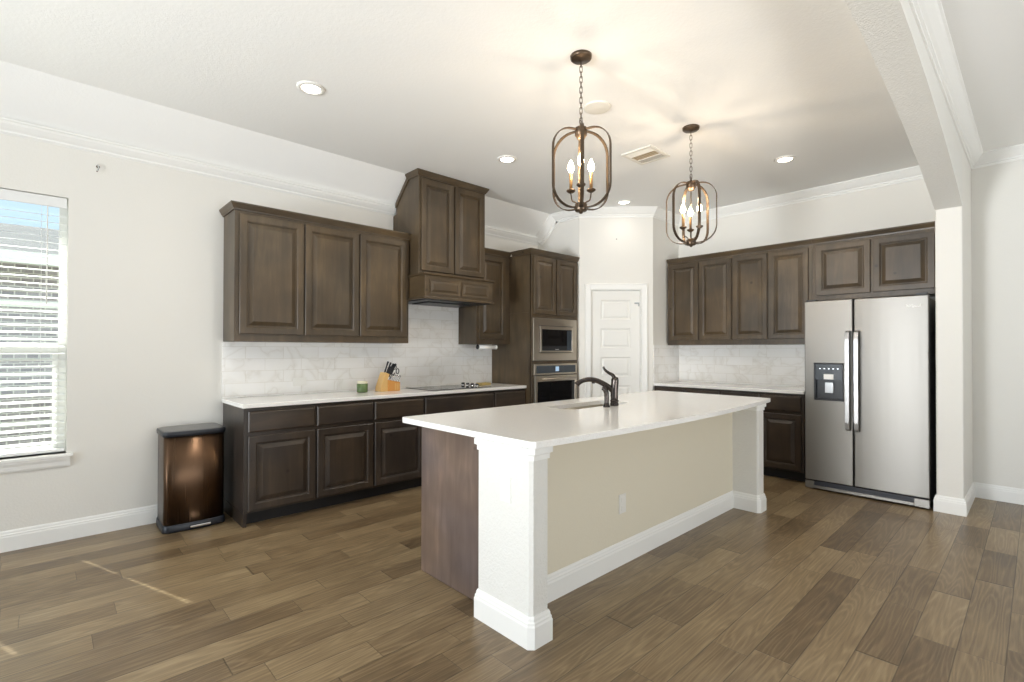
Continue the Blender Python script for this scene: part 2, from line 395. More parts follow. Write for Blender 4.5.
# pantry corner: return, diagonal with door, return
PL = V((4.84, 3.92, 0)); PR = V((5.483, 3.277, 0)); D = (PR-PL).normalized(); Nn = V((-D.y, D.x, 0)); Nn = -Nn if Nn.dot(V((-1, -1, 0))) < 0 else Nn
LEN = (PR-PL).length
pw = MB()
pw.prism([(4.84, 3.92, 0), (4.84, A, 0), (4.84, A, 2.80), (4.84, 4.33, CE), (4.84, 3.92, CE)], (.1, 0, 0))
def dbox(mb, t0, t1, z0, z1, n0, n1):
    p = [PL+D*t0+Nn*n0, PL+D*t1+Nn*n0, PL+D*t1+Nn*n1, PL+D*t0+Nn*n1]
    return mb.prism([(q.x, q.y, z0) for q in p], (0, 0, z1-z0))
T0, T1, DT = .140, .770, 2.075
dbox(pw, 0, T0, 0, CE, 0, -.1); dbox(pw, T1, LEN, 0, CE, 0, -.1); dbox(pw, T0, T1, DT, CE, 0, -.1)
pw.box(5.483, B, 3.277, 3.377, 0, CE)
struct(pw.build('wall_pantry', 'wall'))
# wing wall and arched header between kitchen and dining side
Y0, Y1 = .415, .585
wg = MB(); arc = []
N_ARC = 48; cx, cz, ra = 2.0, 2.89-13.9, 13.9
for i in range(N_ARC+1):
    x = 5.35+(XL-5.35)*i/N_ARC
    arc.append((x, cz+math.sqrt(ra*ra-(x-cx)**2)))
arc = [(x, z) for x, z in arc if z > 2.3]
for i in range(len(arc)-1):
    (xa, za), (xb, zb) = arc[i], arc[i+1]
    wg.add([(xa, Y0, za), (xb, Y0, zb), (xb, Y0, CE), (xa, Y0, CE), (xa, Y1, za), (xb, Y1, zb), (xb, Y1, CE), (xa, Y1, CE)],
           [(0, 1, 2, 3), (7, 6, 5, 4), (4, 5, 1, 0)])
wg.add([(XL, Y0, arc[-1][1]), (XL, Y1, arc[-1][1]), (XL, Y1, CE), (XL, Y0, CE)], [(0, 1, 2, 3)])
struct(wg.build('wall_arch', 'beam'))
struct(MB().box(5.35, B, Y0, Y1, 0, CE).build('wall_wing', 'wall', None, .012, 3))
# crown mouldings
c1 = MB(); small = [(0, 0), (.06, 0), (.06, -.010), (.052, -.016), (.046, -.030), (.026, -.054), (.014, -.066), (.012, -.076), (0, -.090)]
mould(c1, [(XL, A), (4.84, A)], 2.815, small, -1)
struct(c1.build('trim_crown_left', 'trim'))
c2 = MB(); pth = [(4.82, A, 2.80), (4.82, 4.33, CE)]; dd = (V(pth[1])-V(pth[0])).normalized(); dn = V((0, -abs(dd.z), -abs(dd.y)))
mould(c2, [(4.84, 4.36), (4.84, 3.92), (5.483, 3.277), (B, 3.277), (B, Y1)], CE, CROWN, -1)
c2.sweep([V((4.84, A, 2.80)), V((4.84, 4.33, CE))], [(V((-1, 0, 0)), dn*-1), (V((-1, 0, 0)), dn*-1)], CROWN)
struct(c2.build('trim_crown_pantry', 'trim'))
c3 = MB(); mould(c3, [(XL, Y0), (B, Y0), (B, YB)], CE, CROWN, -1)
struct(c3.build('trim_crown_dining', 'trim'))
# baseboards
b1 = MB(); mould(b1, [(XL, A), (1.07, A)], 0, BASE, -1); struct(b1.build('baseboard_left', 'trim'))
b2 = MB(); mould(b2, [(5.40, Y1), (5.35, Y1), (5.35, Y0), (B, Y0), (B, YB)], 0, BASE, -1)
b2 = MB(); mould(b2, [(5.42, Y1), (5.35, Y1), (5.35, Y0), (B, Y0), (B, YB)], 0, BASE, 1 if False else -1)
bb = b2.build('baseboard_right', 'trim'); struct(bb)

# pantry door
cs = MB()
cw = .068
def dprof(mb, t0, t1, z0, z1, th=.018, fl=0): return dbox(mb, t0, t1, z0, z1, fl, fl+th)
dprof(cs, T0-cw, T0, 0, DT+cw); dprof(cs, T1, T1+cw, 0, DT+cw); dprof(cs, T0, T1, DT, DT+cw)
dbox(cs, T0-cw, T0-cw+.014, 0, DT+cw, .018, .025); dbox(cs, T1+cw-.014, T1+cw, 0, DT+cw, .018, .025); dbox(cs, T0-cw+.014, T1+cw-.014, DT+cw-.014, DT+cw, .018, .025)
dbox(cs, T0-.0, T0+.012, 0, DT, -.1, 0); dbox(cs, T1-.012, T1, 0, DT, -.1, 0); dbox(cs, T0, T1, DT-.012, DT, -.1, 0)
struct(cs.build('trim_pantry_casing', 'trim', None, .003))
dm = MB(); t0, t1 = T0+.014, T1-.014; dw = t1-t0; zt = DT-.014; zb0 = .012
rowsz = [(1.70, 1.945), (1.345, 1.59), (.99, 1.235), (.635, .88), (.28, .525)]
pf = -.030
po0, po1 = t0+.115, t1-.115
dbox(dm, t0, po0, zb0, zt, pf-.035, pf); dbox(dm, po1, t1, zb0, zt, pf-.035, pf)
edges = [zt]+[z for r_ in rowsz for z in (r_[1], r_[0])]+[zb0]
for i in range(0, len(edges), 2): dbox(dm, po0, po1, edges[i+1], edges[i], pf-.035, pf)
for za, zb in rowsz:
    rings(dm, PL+D*po0+Nn*(pf-.010)+Z_*za, D, Z_, Nn, po1-po0, zb-za, [(0, -.02), (0, .007), (.012, -.002), (.022, -.002), (.040, .006), (.042, .006)])
door = struct(dm.build('door_1', 'door_white'))
hk = MB(); q = PL+D*(t1-.035)+Nn*(pf+.006)+Z_*1.905
hk.obox(q, D, Z_, Nn, .05, .014, .012); hk.obox(q+D*.018+Z_*-.02, D, Z_, Nn, .010, .04, .014); hk.tube([q-D*.03, q-D*.034+Nn*.02], .006, 8)
hk.build('hinge_stop', 'chrome', door)
hg = MB()
for z in (.25, 1.05, 1.82): hg.obox(PL+D*(t1+.004)+Nn*(pf+.004)+Z_*z, D, Z_, Nn, .008, .09, .012)
hg.build('hinge', 'chrome', door)

# windows -------------------------------------------------------------
def window(n, x0, x1):
    fr = MB(); yo = A+.10
    t = .045
    for (a, b, c, d) in ((x0, x0+t, WZ0, WZ1), (x1-t, x1, WZ0, WZ1), (x0+t, x1-t, WZ0, WZ0+t), (x0+t, x1-t, WZ1-t, WZ1)): fr.box(a, b, yo, yo+.05, c, d)
    fr.box(x0+t, x1-t, yo-.012, yo+.04, 1.30, 1.365)
    fr.box(x0+t, x0+t+.03, yo-.01, yo+.02, WZ0+t, 1.30); fr.box(x1-t-.03, x1-t, yo-.01, yo+.02, WZ0+t, 1.30)
    f = struct(fr.build('window_%d' % n, 'vinyl', None, .003))
    MB().box(x0+t, x1-t, yo+.022, yo+.026, WZ0+t, WZ1-t).build('glass_pane', 'glass', f)
    s = MB(); s.box(x0-.0, x1+.0, A-.0, yo, WZ0-.02, WZ0); 
    s.prism([(x0-.035, A, WZ0-.022), (x1+.035, A, WZ0-.022), (x1+.035, A-.035, WZ0-.022), (x0-.035, A-.035, WZ0-.022)], (0, 0, .022))
    s.build('window_sill', 'trim', f, .004)
    ap = MB(); mould(ap, [(x0-.02, A), (x1+.02, A)], WZ0-.022, [(0, 0), (.030, 0), (.028, -.012), (.020, -.03), (.016, -.055), (.010, -.068), (0, -.07)], -1)
    ap.build('window_apron', 'trim', f)
    return f
wl = ["white slatted blind at the left edge of the photo, lowered over the window", "white slatted blind beyond the left edge, beside the other window blind"]
def blind(x0, x1, label):
    th = thing('window_blind', ((x0+x1)/2, A+.05, WZ0), label, 'blind', None)
    yc = A+.045; pitch = .0475; hw = .025
    MB().box(x0+.006, x1-.006, yc-.032, yc-.020, WZ1-.075, WZ1-.004).build('valance', 'blind', th, .003)
    MB().box(x0+.012, x1-.012, yc-.018, yc+.025, WZ1-.055, WZ1-.006).build('headrail', 'blind', th)
    sl = MB(); z = WZ0+.075; holes = [x1-.135, x0+.135]; hx, hy = .0095, .0075
    while z < WZ1-.085:
        ti = .012
        segs = sorted(holes); px = x0+.010
        def seg(a, b, ya, yb):
            za = z+ti*(ya/hw)*.5; zb = z+ti*(yb/hw)*.5
            sl.add([(a, yc+ya, za), (b, yc+ya, za), (b, yc+yb, zb), (a, yc+yb, zb), (a, yc+ya, za+.0018), (b, yc+ya, za+.0018), (b, yc+yb, zb+.0018), (a, yc+yb, zb+.0018)],
                   [(0,3,2,1),(4,5,6,7),(0,1,5,4),(1,2,6,5),(2,3,7,6),(3,0,4,7)])
        for h in segs:
            seg(px, h-hx, -hw, hw); seg(h-hx, h+hx, -hw, -hy); seg(h-hx, h+hx, hy, hw); px = h+hx
        seg(px, x1-.010, -hw, hw); z += pitch
    sl.build('slats', 'blind', th)
    MB().box(x0+.010, x1-.010, yc-.026, yc+.026, WZ0+.012, WZ0+.032).build('bottom_rail', 'blind', th, .003)
    for h in holes:
        for yy in (-.027, .027): MB().tube([(h, yc+yy, WZ0+.03), (h, yc+yy, WZ1-.06)], .0011, 5).build('ladder_cord', 'blind', th)
    MB().tube([(x1-.105, yc-.036, WZ1-.07), (x1-.107, yc-.037, WZ1-.75)], .0035, 6).build('tilt_wand', 'white_plastic', th)
for i, (a, b) in enumerate(wins): window(i+1, a, b); blind(a, b, wl[i])

# outside
struct(MB().box(XL-8, 9, A+.16, 24, -.5, -.35).build('ground', 'grass'))
struct(MB().box(XL, 5, A+.15, A+.66, 2.80, 2.90).build('trim_eave', 'trim'))
nh = thing('neighbour_house', (-1, 9, -.35), 'pale brick house with grey hipped roof seen through the window blind', 'house')
MB().box(-3.9, 6.0, 8.6, 8.9, -.35, 2.55).build('brick_wall', 'brick', nh)
rf = MB(); rf.add([(-4.2, 8.2, 2.45), (6.4, 8.2, 2.45), (3.4, 11.4, 3.35), (-.35, 11.4, 3.35), (6.4, 14.6, 2.45), (-4.2, 14.6, 2.45)],
       [(0, 1, 2, 3), (1, 4, 2), (4, 5, 3, 2), (5, 0, 3), (0, 1, 4, 5)]); rf.build('roof', 'shingle', nh)
MB().box(-4.2, 6.4, 8.17, 8.2, 2.33, 2.47).build('fascia', 'vinyl', nh)
nf = MB()
for x in (-.9, .3):
    pass
MB().box(-3.9, 6.0, 8.575, 8.6, 1.84, 1.92).build('brick_band', 'fascia' if 'fascia' in M else 'vinyl', nh)

# ------------------------------------------------------------------ cabinets
CABP = [(0, 0), (.010, 0), (.012, .010), (.018, .016), (.030, .038), (.034, .043), (.034, .055), (0, .055)]
def crown_on(th, pts, z, side, m='wood_h', name='crown_moulding', prof=CABP):
    mb = MB(); mould(mb, pts, z, prof, side); return mb.build(name, m, th)

# run A (front faces -Y): U=+X, N=-Y ; run B (front faces -X): U = -Y, N=-X
def frontA(x, y, z): return V((x, y, z)), X_, Z_, V((0, -1, 0))
def frontB(y, x, z): return V((x, y, z)), V((0, -1, 0)), Z_, V((-1, 0, 0))

# upper three-door cabinet
th = thing('wall_cabinet', (1.85, 4.465, 1.385), 'long stained wood wall cabinet with three raised-panel doors, left of the hood', 'cabinet', None)
MB().box(1.072, 2.632, 4.30, A-.002, 1.385, 2.425).build('body', 'wood', th, .002)
for a, b in ((1.104, 1.598), (1.612, 2.098), (2.112, 2.598)):
    o, U, W, N = frontA(a, 4.299, 1.445); raised_door('door', o, U, W, N, b-a, .945, 'wood', th)
crown_on(th, [(1.072, A-.002), (1.072, 4.30), (2.632, 4.30), (2.632, A-.002)], 2.417, -1)
# hood cabinet
th = thing('range_hood_cabinet', (3.06, 4.35, 1.82), 'tall stained wood hood cabinet reaching the ceiling above the cooktop', 'range hood', None)
hb = MB(); hx0, hx1, hy = 2.645, 3.487, 4.14
hb.prism([(hx0, hy, 2.05), (hx0, A-.004, 2.05), (hx0, A-.004, 2.715), (hx0, A-.062, 2.725), (hx0, A-.062, 2.83), (hx0, 4.335, 3.065), (hx0, hy, 3.065)], (hx1-hx0, 0, 0))
hb.build('body', 'wood', th, .002)
for a, b in ((2.668, 3.058), (3.074, 3.464)):
    o, U, W, N = frontA(a, hy-.001, 2.098); raised_door('door', o, U, W, N, b-a, .905, 'wood', th)
crown_on(th, [(hx0, 4.34), (hx0, hy), (hx1, hy), (hx1, 4.34)], 3.022, -1)
for xx in (hx0-.012, hx1):
    st = MB(); st.prism([(xx, 4.325, 3.072), (xx, A-.065, 2.835), (xx, A-.065, 2.79), (xx, 4.30, 3.035)], (.012, 0, 0)); st.build('slope_trim', 'wood_h', th)
bd = MB().box(2.640, 3.492, 4.02, A-.014, 1.83, 2.04).build('hood_band', 'wood_h', th, .002)
for a, b in ((2.690, 3.052), (3.080, 3.442)):
    o, U, W, N = frontA(a, 4.019, 1.862); mb = MB(); rings(mb, o, U, W, N, b-a, .145, [(0, 0), (0, .006), (.012, .004), (.020, .002), (.042, .010), (.045, .010)]); mb.build('band_panel', 'wood_h', bd)
fm = MB()
rings(fm, V((2.640, 4.019, 1.83)), X_, Z_, V((0, -1, 0)), .852, .21, [(0, 0), (0, .008), (.002, .010), (.030, .010), (.030, .0), (.031, 0)])
crown_on(bd, [(2.640, 4.30), (2.640, 4.02), (3.492, 4.02), (3.492, 4.30)], 2.038, -1, 'wood_h', 'band_top_moulding', [(0, 0), (.012, 0), (.022, .012), (.022, .024), (0, .030)])
crown_on(bd, [(2.640, 4.30), (2.640, 4.02), (3.492, 4.02), (3.492, 4.30)], 1.812, -1, 'wood_h', 'band_bottom_moulding', [(0, 0), (.018, 0), (.018, .012), (.008, .024), (0, .026)])
lm = MB(); lm.box(2.67, 3.46, 4.05, A-.02, 1.806, 1.829); lm.box(2.80, 3.33, 4.20, 4.50, 1.795, 1.806); lm.build('hood_liner', 'black', bd)
# upper between hood and oven cabinet
th = thing('wall_cabinet', (3.75, 4.465, 1.385), 'single-door stained wood wall cabinet between hood and oven cabinet', 'cabinet', None)
MB().box(3.497, 4.006, 4.30, A-.002, 1.385, 2.425).build('body', 'wood', th, .002)
o, U, W, N = frontA(3.530, 4.299, 1.445); raised_door('door', o, U, W, N, .40, .945, 'wood', th)
crown_on(th, [(3.50, 4.30), (4.006, 4.30)], 2.417, -1)
# oven cabinet
TX0, TX1, TY = 4.010, 4.835, 3.945
th = thing('oven_cabinet', ((TX0+TX1)/2, 4.28, 0), 'tall stained wood cabinet housing the microwave and wall oven', 'cabinet', None)
tb = MB(); tb.box(TX0, TX1, TY+.003, A-.002, .10, .36); tb.box(TX0, TX1, TY+.003, A-.002, 1.75, 2.425)
tb.box(TX0, TX0+.02, TY+.003, A-.002, .36, 1.75); tb.box(TX1-.02, TX1, TY+.003, A-.002, .36, 1.75); tb.box(TX0+.02, TX1-.02, 4.55, A-.002, .36, 1.75)
tb.box(TX0+.02, TX1-.02, TY+.02, 4.55, 1.168, 1.182)
tb.build('body', 'wood', th, .0015)
fr = MB()
for a, b, c, d in ((TX0, TX0+.03, .1, 2.425), (TX1-.03, TX1, .1, 2.425), (TX0+.03, TX1-.03, .1, .40), (TX0+.03, TX1-.03, 1.160, 1.196), (TX0+.03, TX1-.03, 1.69, 1.76), (TX0+.03, TX1-.03, 2.37, 2.425)): fr.box(a, b, TY, TY+.02, c, d)
fr.build('face_frame', 'wood', th, .0015)
for a, b in ((4.045, 4.415), (4.431, 4.802)):
    o, U, W, N = frontA(a, TY-.001, 1.735); raised_door('door', o, U, W, N, b-a, .66, 'wood', th, .055)
crown_on(th, [(TX0, 4.25), (TX0, TY), (TX1, TY)], 2.417, -1)
o, U, W, N = frontA(4.045, TY-.001, .13); slab_front('drawer', o, U, W, N, .735, .22, 'wood_h', th)
MB().box(TX0+.005, TX1, TY+.07, A-.01, 0, .10).build('toe_kick', 'toe', th)
# microwave
mw = thing('microwave', (4.42, 4.2, 1.2), 'built-in steel microwave above the wall oven', 'microwave')
MB().box(4.045, 4.775, 3.97, 4.50, 1.205, 1.68).build('body', 'grey_side', mw)
tr = MB()
for a, b, c, d in ((4.028, 4.118, 1.198, 1.688), (4.722, 4.794, 1.198, 1.688), (4.118, 4.722, 1.198, 1.285), (4.118, 4.722, 1.605, 1.688)): tr.box(a, b, TY-.022, TY-.001, c, d)
tr.build('trim_kit', 'steel_warm', mw, .002)
df = MB()
for a, b, c, d in ((4.126, 4.155, 1.293, 1.597), (4.690, 4.714, 1.293, 1.597), (4.155, 4.690, 1.293, 1.312), (4.155, 4.690, 1.560, 1.597)): df.box(a, b, TY-.034, TY-.004, c, d)
md = df.build('door', 'steel_warm', mw, .002)
MB().box(4.155, 4.690, TY-.030, TY-.008, 1.312, 1.560).build('window', 'black_glass', md)
MB().box(4.600, 4.684, TY-.032, TY-.029, 1.32, 1.552).build('control_panel', 'grey_glass', mw)
MB().box(4.385, 4.450, TY-.0325, TY-.0305, 1.322, 1.330).build('badge', 'chrome', md)
# wall oven
ov = thing('wall_oven', (4.42, 4.2, .4), 'steel wall oven with black glass door below the microwave', 'oven')
MB().box(4.045, 4.775, 3.97, 4.50, .41, 1.158).build('body', 'grey_side', ov)
MB().box(4.032, 4.790, TY-.030, TY-.001, 1.032, 1.158).build('control_frame', 'steel_warm', ov, .002)
cp = MB().box(4.068, 4.758, TY-.033, TY-.0295, 1.052, 1.138).build('control_panel', 'grey_glass', ov)
MB().box(4.39, 4.45, TY-.0345, TY-.0325, 1.070, 1.125).build('display', 'screen', cp)
od = MB(); 
for a, b, c, d in ((4.040, 4.080, .42, 1.022), (4.742, 4.782, .42, 1.022), (4.080, 4.742, .42, .47), (4.080, 4.742, .955, 1.022)): od.box(a, b, TY-.036, TY-.002, c, d)
odo = od.build('door', 'steel_warm', ov, .002)
MB().box(4.080, 4.742, TY-.031, TY-.01, .47, .955).build('window', 'black_glass', odo)
hh = MB(); hh.tube([(4.10, TY-.075, .985), (4.722, TY-.075, .985)], .012, 12); hh.tube([(4.13, TY-.03, .985), (4.13, TY-.075, .985)], .009); hh.tube([(4.69, TY-.03, .985), (4.69, TY-.075, .985)], .009)
hh.build('handle', 'steel_warm', odo)

# base cabinets along A
DZ0, DZ1, RZ0, RZ1 = .118, .672, .700, .858
labels = ['leftmost base cabinet under the white counter, beside the trash can, one drawer over one door',
          'second base cabinet from the trash can, one drawer over one door, below the green candle',
          'third base cabinet from the trash can, one drawer over one door, partly behind the island',
          'wide base cabinet directly under the cooktop',
          'narrow base cabinet between the cooktop base and the oven cabinet']
units = [(1.075, 1.608, 1), (1.608, 2.118, 1), (2.118, 2.643, 1), (2.643, 3.528, 2), (3.528, 4.008, 1)]
for i, (a, b, nd) in enumerate(units):
    th = thing('base_cabinet', ((a+b)/2, 4.33, 0), labels[i], 'cabinet', None)
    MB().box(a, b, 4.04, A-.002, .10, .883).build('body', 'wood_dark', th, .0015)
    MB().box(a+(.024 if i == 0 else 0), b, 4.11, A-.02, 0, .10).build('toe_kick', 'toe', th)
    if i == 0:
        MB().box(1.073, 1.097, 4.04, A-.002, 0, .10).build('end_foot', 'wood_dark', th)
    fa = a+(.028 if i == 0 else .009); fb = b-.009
    o, U, W, N = frontA(fa, 4.039, RZ0); slab_front('drawer', o, U, W, N, fb-fa, RZ1-RZ0, 'wood_shaded_h', th)
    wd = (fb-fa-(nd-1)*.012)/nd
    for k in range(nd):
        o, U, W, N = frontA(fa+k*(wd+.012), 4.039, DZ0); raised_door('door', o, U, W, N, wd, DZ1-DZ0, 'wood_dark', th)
# counter A
ct = MB().box(1.060, 4.008, 4.012, A-.012, .884, .915).build('countertop', 'quartz', None, .004)
tag(ct, 'white quartz worktop along the long wall, carrying cooktop and knife block', 'countertop')
bs = MB(); bs.box(1.065, 4.008, A-.011, A-.001, .915, 1.384); bs.box(2.634, 3.495, A-.011, A-.001, 1.384, 1.81)
tag(bs.build('tile_backsplash', 'tile_x'), 'marble tile backsplash behind the cooktop and knife block', 'backsplash')
op = thing('wall_outlet', (1.69, A-.02, 1.03), 'white horizontal outlet plate on the backsplash below the three-door cabinet', 'outlet')
MB().box(1.63, 1.75, A-.017, A-.0115, .992, 1.066).build('cover_plate', 'white_plastic', op, .002)
for dx in (-.025, .025): MB().box(1.69+dx-.015, 1.69+dx+.015, A-.019, A-.017, 1.012, 1.046).build('socket', 'white_plastic', op)
# cooktop
ck = thing('cooktop', (3.155, 4.35, .915), 'black glass cooktop set in the white worktop under the hood', 'cooktop')
MB().box(2.77, 3.55, 4.10, 4.57, .9155, .922).build('glass_surface', 'black_glass', ck, .002)
bn = [(2.95, 4.22, .09), (2.95, 4.45, .075), (3.24, 4.22, .075), (3.24, 4.45, .10)]
for x, y, r_ in bn: MB().lathe((x, y, .922), [(r_, 0), (r_, .0006), (r_-.004, .0006), (r_-.004, 0)], 32).build('burner_ring', 'grey_side', ck)
for y in (4.485, 4.40, 4.32, 4.235):
    k = MB().lathe((3.46, y, .922), [(.0, .028), (.017, .028), (.019, .024), (.020, 0)], 20).build('control_knob', 'black', ck)
    MB().lathe((3.46, y, .922), [(.0205, 0), (.0205, .010), (.0195, .010)], 20).build('knob_collar', 'chrome', k)
sr = MB(); ta, tb2 = 3.63, 3.77
sr.box(ta, tb2, 4.36, 4.46, .9155, .930); sr.box(ta, ta+.015, 4.36, 4.46, .930, .942); sr.box(tb2-.015, tb2, 4.36, 4.46, .930, .942); sr.box(ta+.015, tb2-.015, 4.36, 4.372, .930, .940); sr.box(ta+.015, tb2-.015, 4.448, 4.46, .930, .940)
tag(sr.build('wooden_tray', 'bamboo', None, .003), 'small tan wooden tray on the worktop right of the cooktop', 'tray')
# candle
cd = thing('jar_candle', (2.203, 4.42, .915), 'green glass jar candle standing left of the knife block', 'candle')
MB().lathe((2.203, 4.42, .9155), [(0, 0), (.046, 0), (.051, .005), (.051, .082), (.048, .082), (.047, .070), (0, .070)], 28).build('jar', 'candle_glass', cd)
MB().lathe((2.203, 4.42, .9155), [(0, .0705), (.0465, .0705), (.0465, .098), (.044, .104), (0, .104)], 28).build('lid', 'wax', cd)
# knife block
kb = thing('knife_block', (2.46, 4.40, .915), 'light wooden knife block with dark handled knives on the worktop', 'knife block')
by0, by1 = 4.35, 4.46; zb = .9155
MB().prism([(2.355, by0, zb), (2.435, by0, zb), (2.435, by0, zb+.115), (2.455, by0, zb+.165), (2.412, by0, zb+.185), (2.36, by0, zb+.04)], (0, by1-by0, 0)).build('block', 'block', kb, .003)
MB().prism([(2.4355, by0-.01, zb), (2.565, by0-.01, zb), (2.565, by0-.01, zb+.085), (2.4355, by0-.01, zb+.110)], (0, .13, 0)).build('front_block', 'block_dark', kb, .003)
for i in range(3):
    MB().box(2.505+i*.020, 2.515+i*.020, by0-.013, by0-.011, zb+.01, zb+.075).build('slot_strip', 'block', kb)
def knife(x, y, z, d, L, m, r_=.0075, cap=True):
    d = V(d).normalized(); p = V((x, y, z)); mb = MB(); mb.tube([p, p+d*L*.25, p+d*L*.6, p+d*L], [r_*.75, r_, r_*.8, r_*1.1], 8)
    k = mb.build('knife_handle', m, kb)
    return k
for i in range(7): knife(2.447+i*.017, by0+.012, zb+.100-.0035*i, (.45, 0, 1), .075, 'chrome', .0052)
for i in range(4): knife(2.440+i*.014, by0+.045, zb+.140-.002*i, (.50, 0, 1), .110+.012*i, 'black', .009)
for i in range(3): knife(2.436+i*.018, by0+.075, zb+.165-.006*i, (.35+.12*i, 0, 1), .13, 'black', .009)
sc_ = MB()
for cx_, cz_ in ((2.575, .190), (2.545, .235)):
    sc_.tube([(cx_+.020*math.cos(t)*.8, by0+.06, zb+cz_+.026*math.sin(t)) for t in [2*math.pi*k/14 for k in range(14)]], .0048, 7, True)
sc_.tube([(2.47, by0+.06, zb+.10), (2.548, by0+.06, zb+.175)], .005, 7)
sc_.build('scissor_handle', 'black', kb)
# paper roll holder under cabinet
pt = thing('paper_towel_holder', (3.68, 4.34, 1.384), 'white roll with black end cap mounted under the single-door wall cabinet', 'paper holder')
MB().lathe((3.560, 4.34, 1.352), [(0, 0), (.024, 0), (.024, .25), (0, .25)], 24, (1, 0, 0)).build('roll', 'paper', pt)
MB().lathe((3.543, 4.34, 1.352), [(0, 0), (.022, 0), (.025, .004), (.025, .016), (0, .016)], 24, (1, 0, 0)).build('end_cap', 'black', pt)
MB().lathe((3.811, 4.34, 1.352), [(0, 0), (.026, 0), (.026, .02), (0, .03)], 24, (1, 0, 0)).build('end_cap', 'white_plastic', pt)
for xx in (3.548, 3.815): MB().box(xx, xx+.010, 4.33, 4.35, 1.37, 1.384).build('bracket', 'black', pt)

# ------------------------------------------------------------------ run B
ux = 5.79
ub = [(3.245, 2.43, 'left two-door stained wood wall cabinet on the fridge wall'), (2.43, 1.605, 'two-door stained wood wall cabinet immediately left of the refrigerator')]
ds = [((3.215, 2.838), (2.822, 2.438)), ((2.420, 2.045), (2.027, 1.640))]
for (a, b, lab), dd_ in zip(ub, ds):
    th = thing('wall_cabinet', (5.95, (a+b)/2, 1.385), lab, 'cabinet', None)
    MB().box(ux, B-.002, b, a, 1.385, 2.425).build('body', 'wood', th, .0015)
    for p, q in dd_:
        o, U, W, N = frontB(p, ux-.001, 1.445); raised_door('door', o, U, W, N, p-q, .945, 'wood', th, .058)
    crown_on(th, [(ux, a), (ux, b)], 2.417, -1)
th = thing('wall_cabinet', (5.95, 1.1, 1.83), 'short two-door stained wood cabinet above the refrigerator', 'cabinet', None)
MB().box(ux, B-.002, .590, 1.604, 1.83, 2.425).build('body', 'wood', th, .0015)
for p, q in ((1.572, 1.108), (1.088, .632)):
    o, U, W, N = frontB(p, ux-.001, 1.880); raised_door('door', o, U, W, N, p-q, .510, 'wood', th, .062)
crown_on(th, [(ux, 1.604), (ux, .590)], 2.417, -1)
bx = 5.49
for a, b, lab in ((3.262, 2.430, 'left base cabinet on the fridge wall, mostly hidden behind the island'), (2.430, 1.600, 'base cabinet beside the refrigerator, dark raised-panel door above the floor')):
    th = thing('base_cabinet', (5.8, (a+b)/2, 0), lab, 'cabinet', None)
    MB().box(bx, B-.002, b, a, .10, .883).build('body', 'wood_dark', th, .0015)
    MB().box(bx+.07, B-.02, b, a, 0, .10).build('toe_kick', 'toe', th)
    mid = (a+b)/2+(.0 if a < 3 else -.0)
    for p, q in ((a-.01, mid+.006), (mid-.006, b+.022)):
        o, U, W, N = frontB(p, bx-.001, RZ0); slab_front('drawer', o, U, W, N, p-q, RZ1-RZ0, 'wood_shaded_h', th)
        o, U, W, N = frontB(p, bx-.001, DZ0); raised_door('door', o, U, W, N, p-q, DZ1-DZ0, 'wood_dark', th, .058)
tag(MB().box(5.462, B-.012, 1.595, 3.262, .884, .915).build('countertop', 'quartz', None, .004), 'white quartz worktop left of the refrigerator, below the four wall doors', 'countertop')
tag(MB().box(B-.011, B-.001, 1.60, 3.265, .915, 1.384).build('tile_backsplash', 'tile_y'), 'marble tile backsplash on the fridge wall', 'backsplash')
tag(MB().box(5.49, B-.012, 3.266, 3.2765, .915, 1.384).build('tile_backsplash', 'tile_x'), 'narrow side piece of marble tile backsplash beside the pantry door wall', 'backsplash')

# refrigerator
fx = 5.32; fy0, fy1, seam = .622, 1.545, 1.152
rf = thing('refrigerator', (5.7, 1.08, 0), 'stainless side-by-side refrigerator with dispenser in the left door', 'refrigerator')
MB().box(fx+.065, 6.06, fy0+.006, fy1-.006, .03, 1.765).build('body', 'grey_side', rf, .004)
def fdoor(ya, yb, hole=None):
    mb = MB(); n = 8; z0, z1 = .092, 1.785
    def fxat(t): return fx+.006*(2*t-1)**2
    if hole is None:
        pts = [(fx+.06, ya, z0)]+[(fxat(i/n), ya+(yb-ya)*i/n, z0) for i in range(n+1)]+[(fx+.06, yb, z0)]
        mb.prism(pts, (0, 0, z1-z0))
    else:
        hy0, hy1, hz0, hz1 = hole
        for a, b, c, d in ((ya, hy0, z0, z1), (hy1, yb, z0, z1), (hy0, hy1, z0, hz0), (hy0, hy1, hz1, z1)): mb.box(fx+.001, fx+.06, a, b, c, d)
    return mb
d1 = fdoor(fy0, seam-.004).build('door', 'steel', rf, .008, 3)
# freezer door with a recess
me = MB(); ya, yb, z0, z1 = seam+.004, fy1, .092, 1.785; hy0, hy1, hz0, hz1 = 1.229, 1.464, .853, 1.199
P_ = [(ya, z0), (hy0, z0), (hy1, z0), (yb, z0), (ya, hz0), (hy0, hz0), (hy1, hz0), (yb, hz0), (ya, hz1), (hy0, hz1), (hy1, hz1), (yb, hz1), (ya, z1), (hy0, z1), (hy1, z1), (yb, z1)]
vs = [(fx, y, z) for y, z in P_]+[(fx+.055, y, z) for y, z in P_]
fs = []
for r_ in range(3):
    for c_ in range(3):
        if (r_, c_) == (1, 1): continue
        k = r_*4+c_; fs += [(k, k+1, k+5, k+4), (k+16, k+20, k+21, k+17)]
for a, b in ((0, 1), (1, 2), (2, 3), (3, 7), (7, 11), (11, 15), (15, 14), (14, 13), (13, 12), (12, 8), (8, 4), (4, 0), (5, 6), (6, 10), (10, 9), (9, 5)): fs.append((a, b, b+16, a+16))
d2 = me.add(vs, fs).build('door', 'steel', rf, .006, 3)
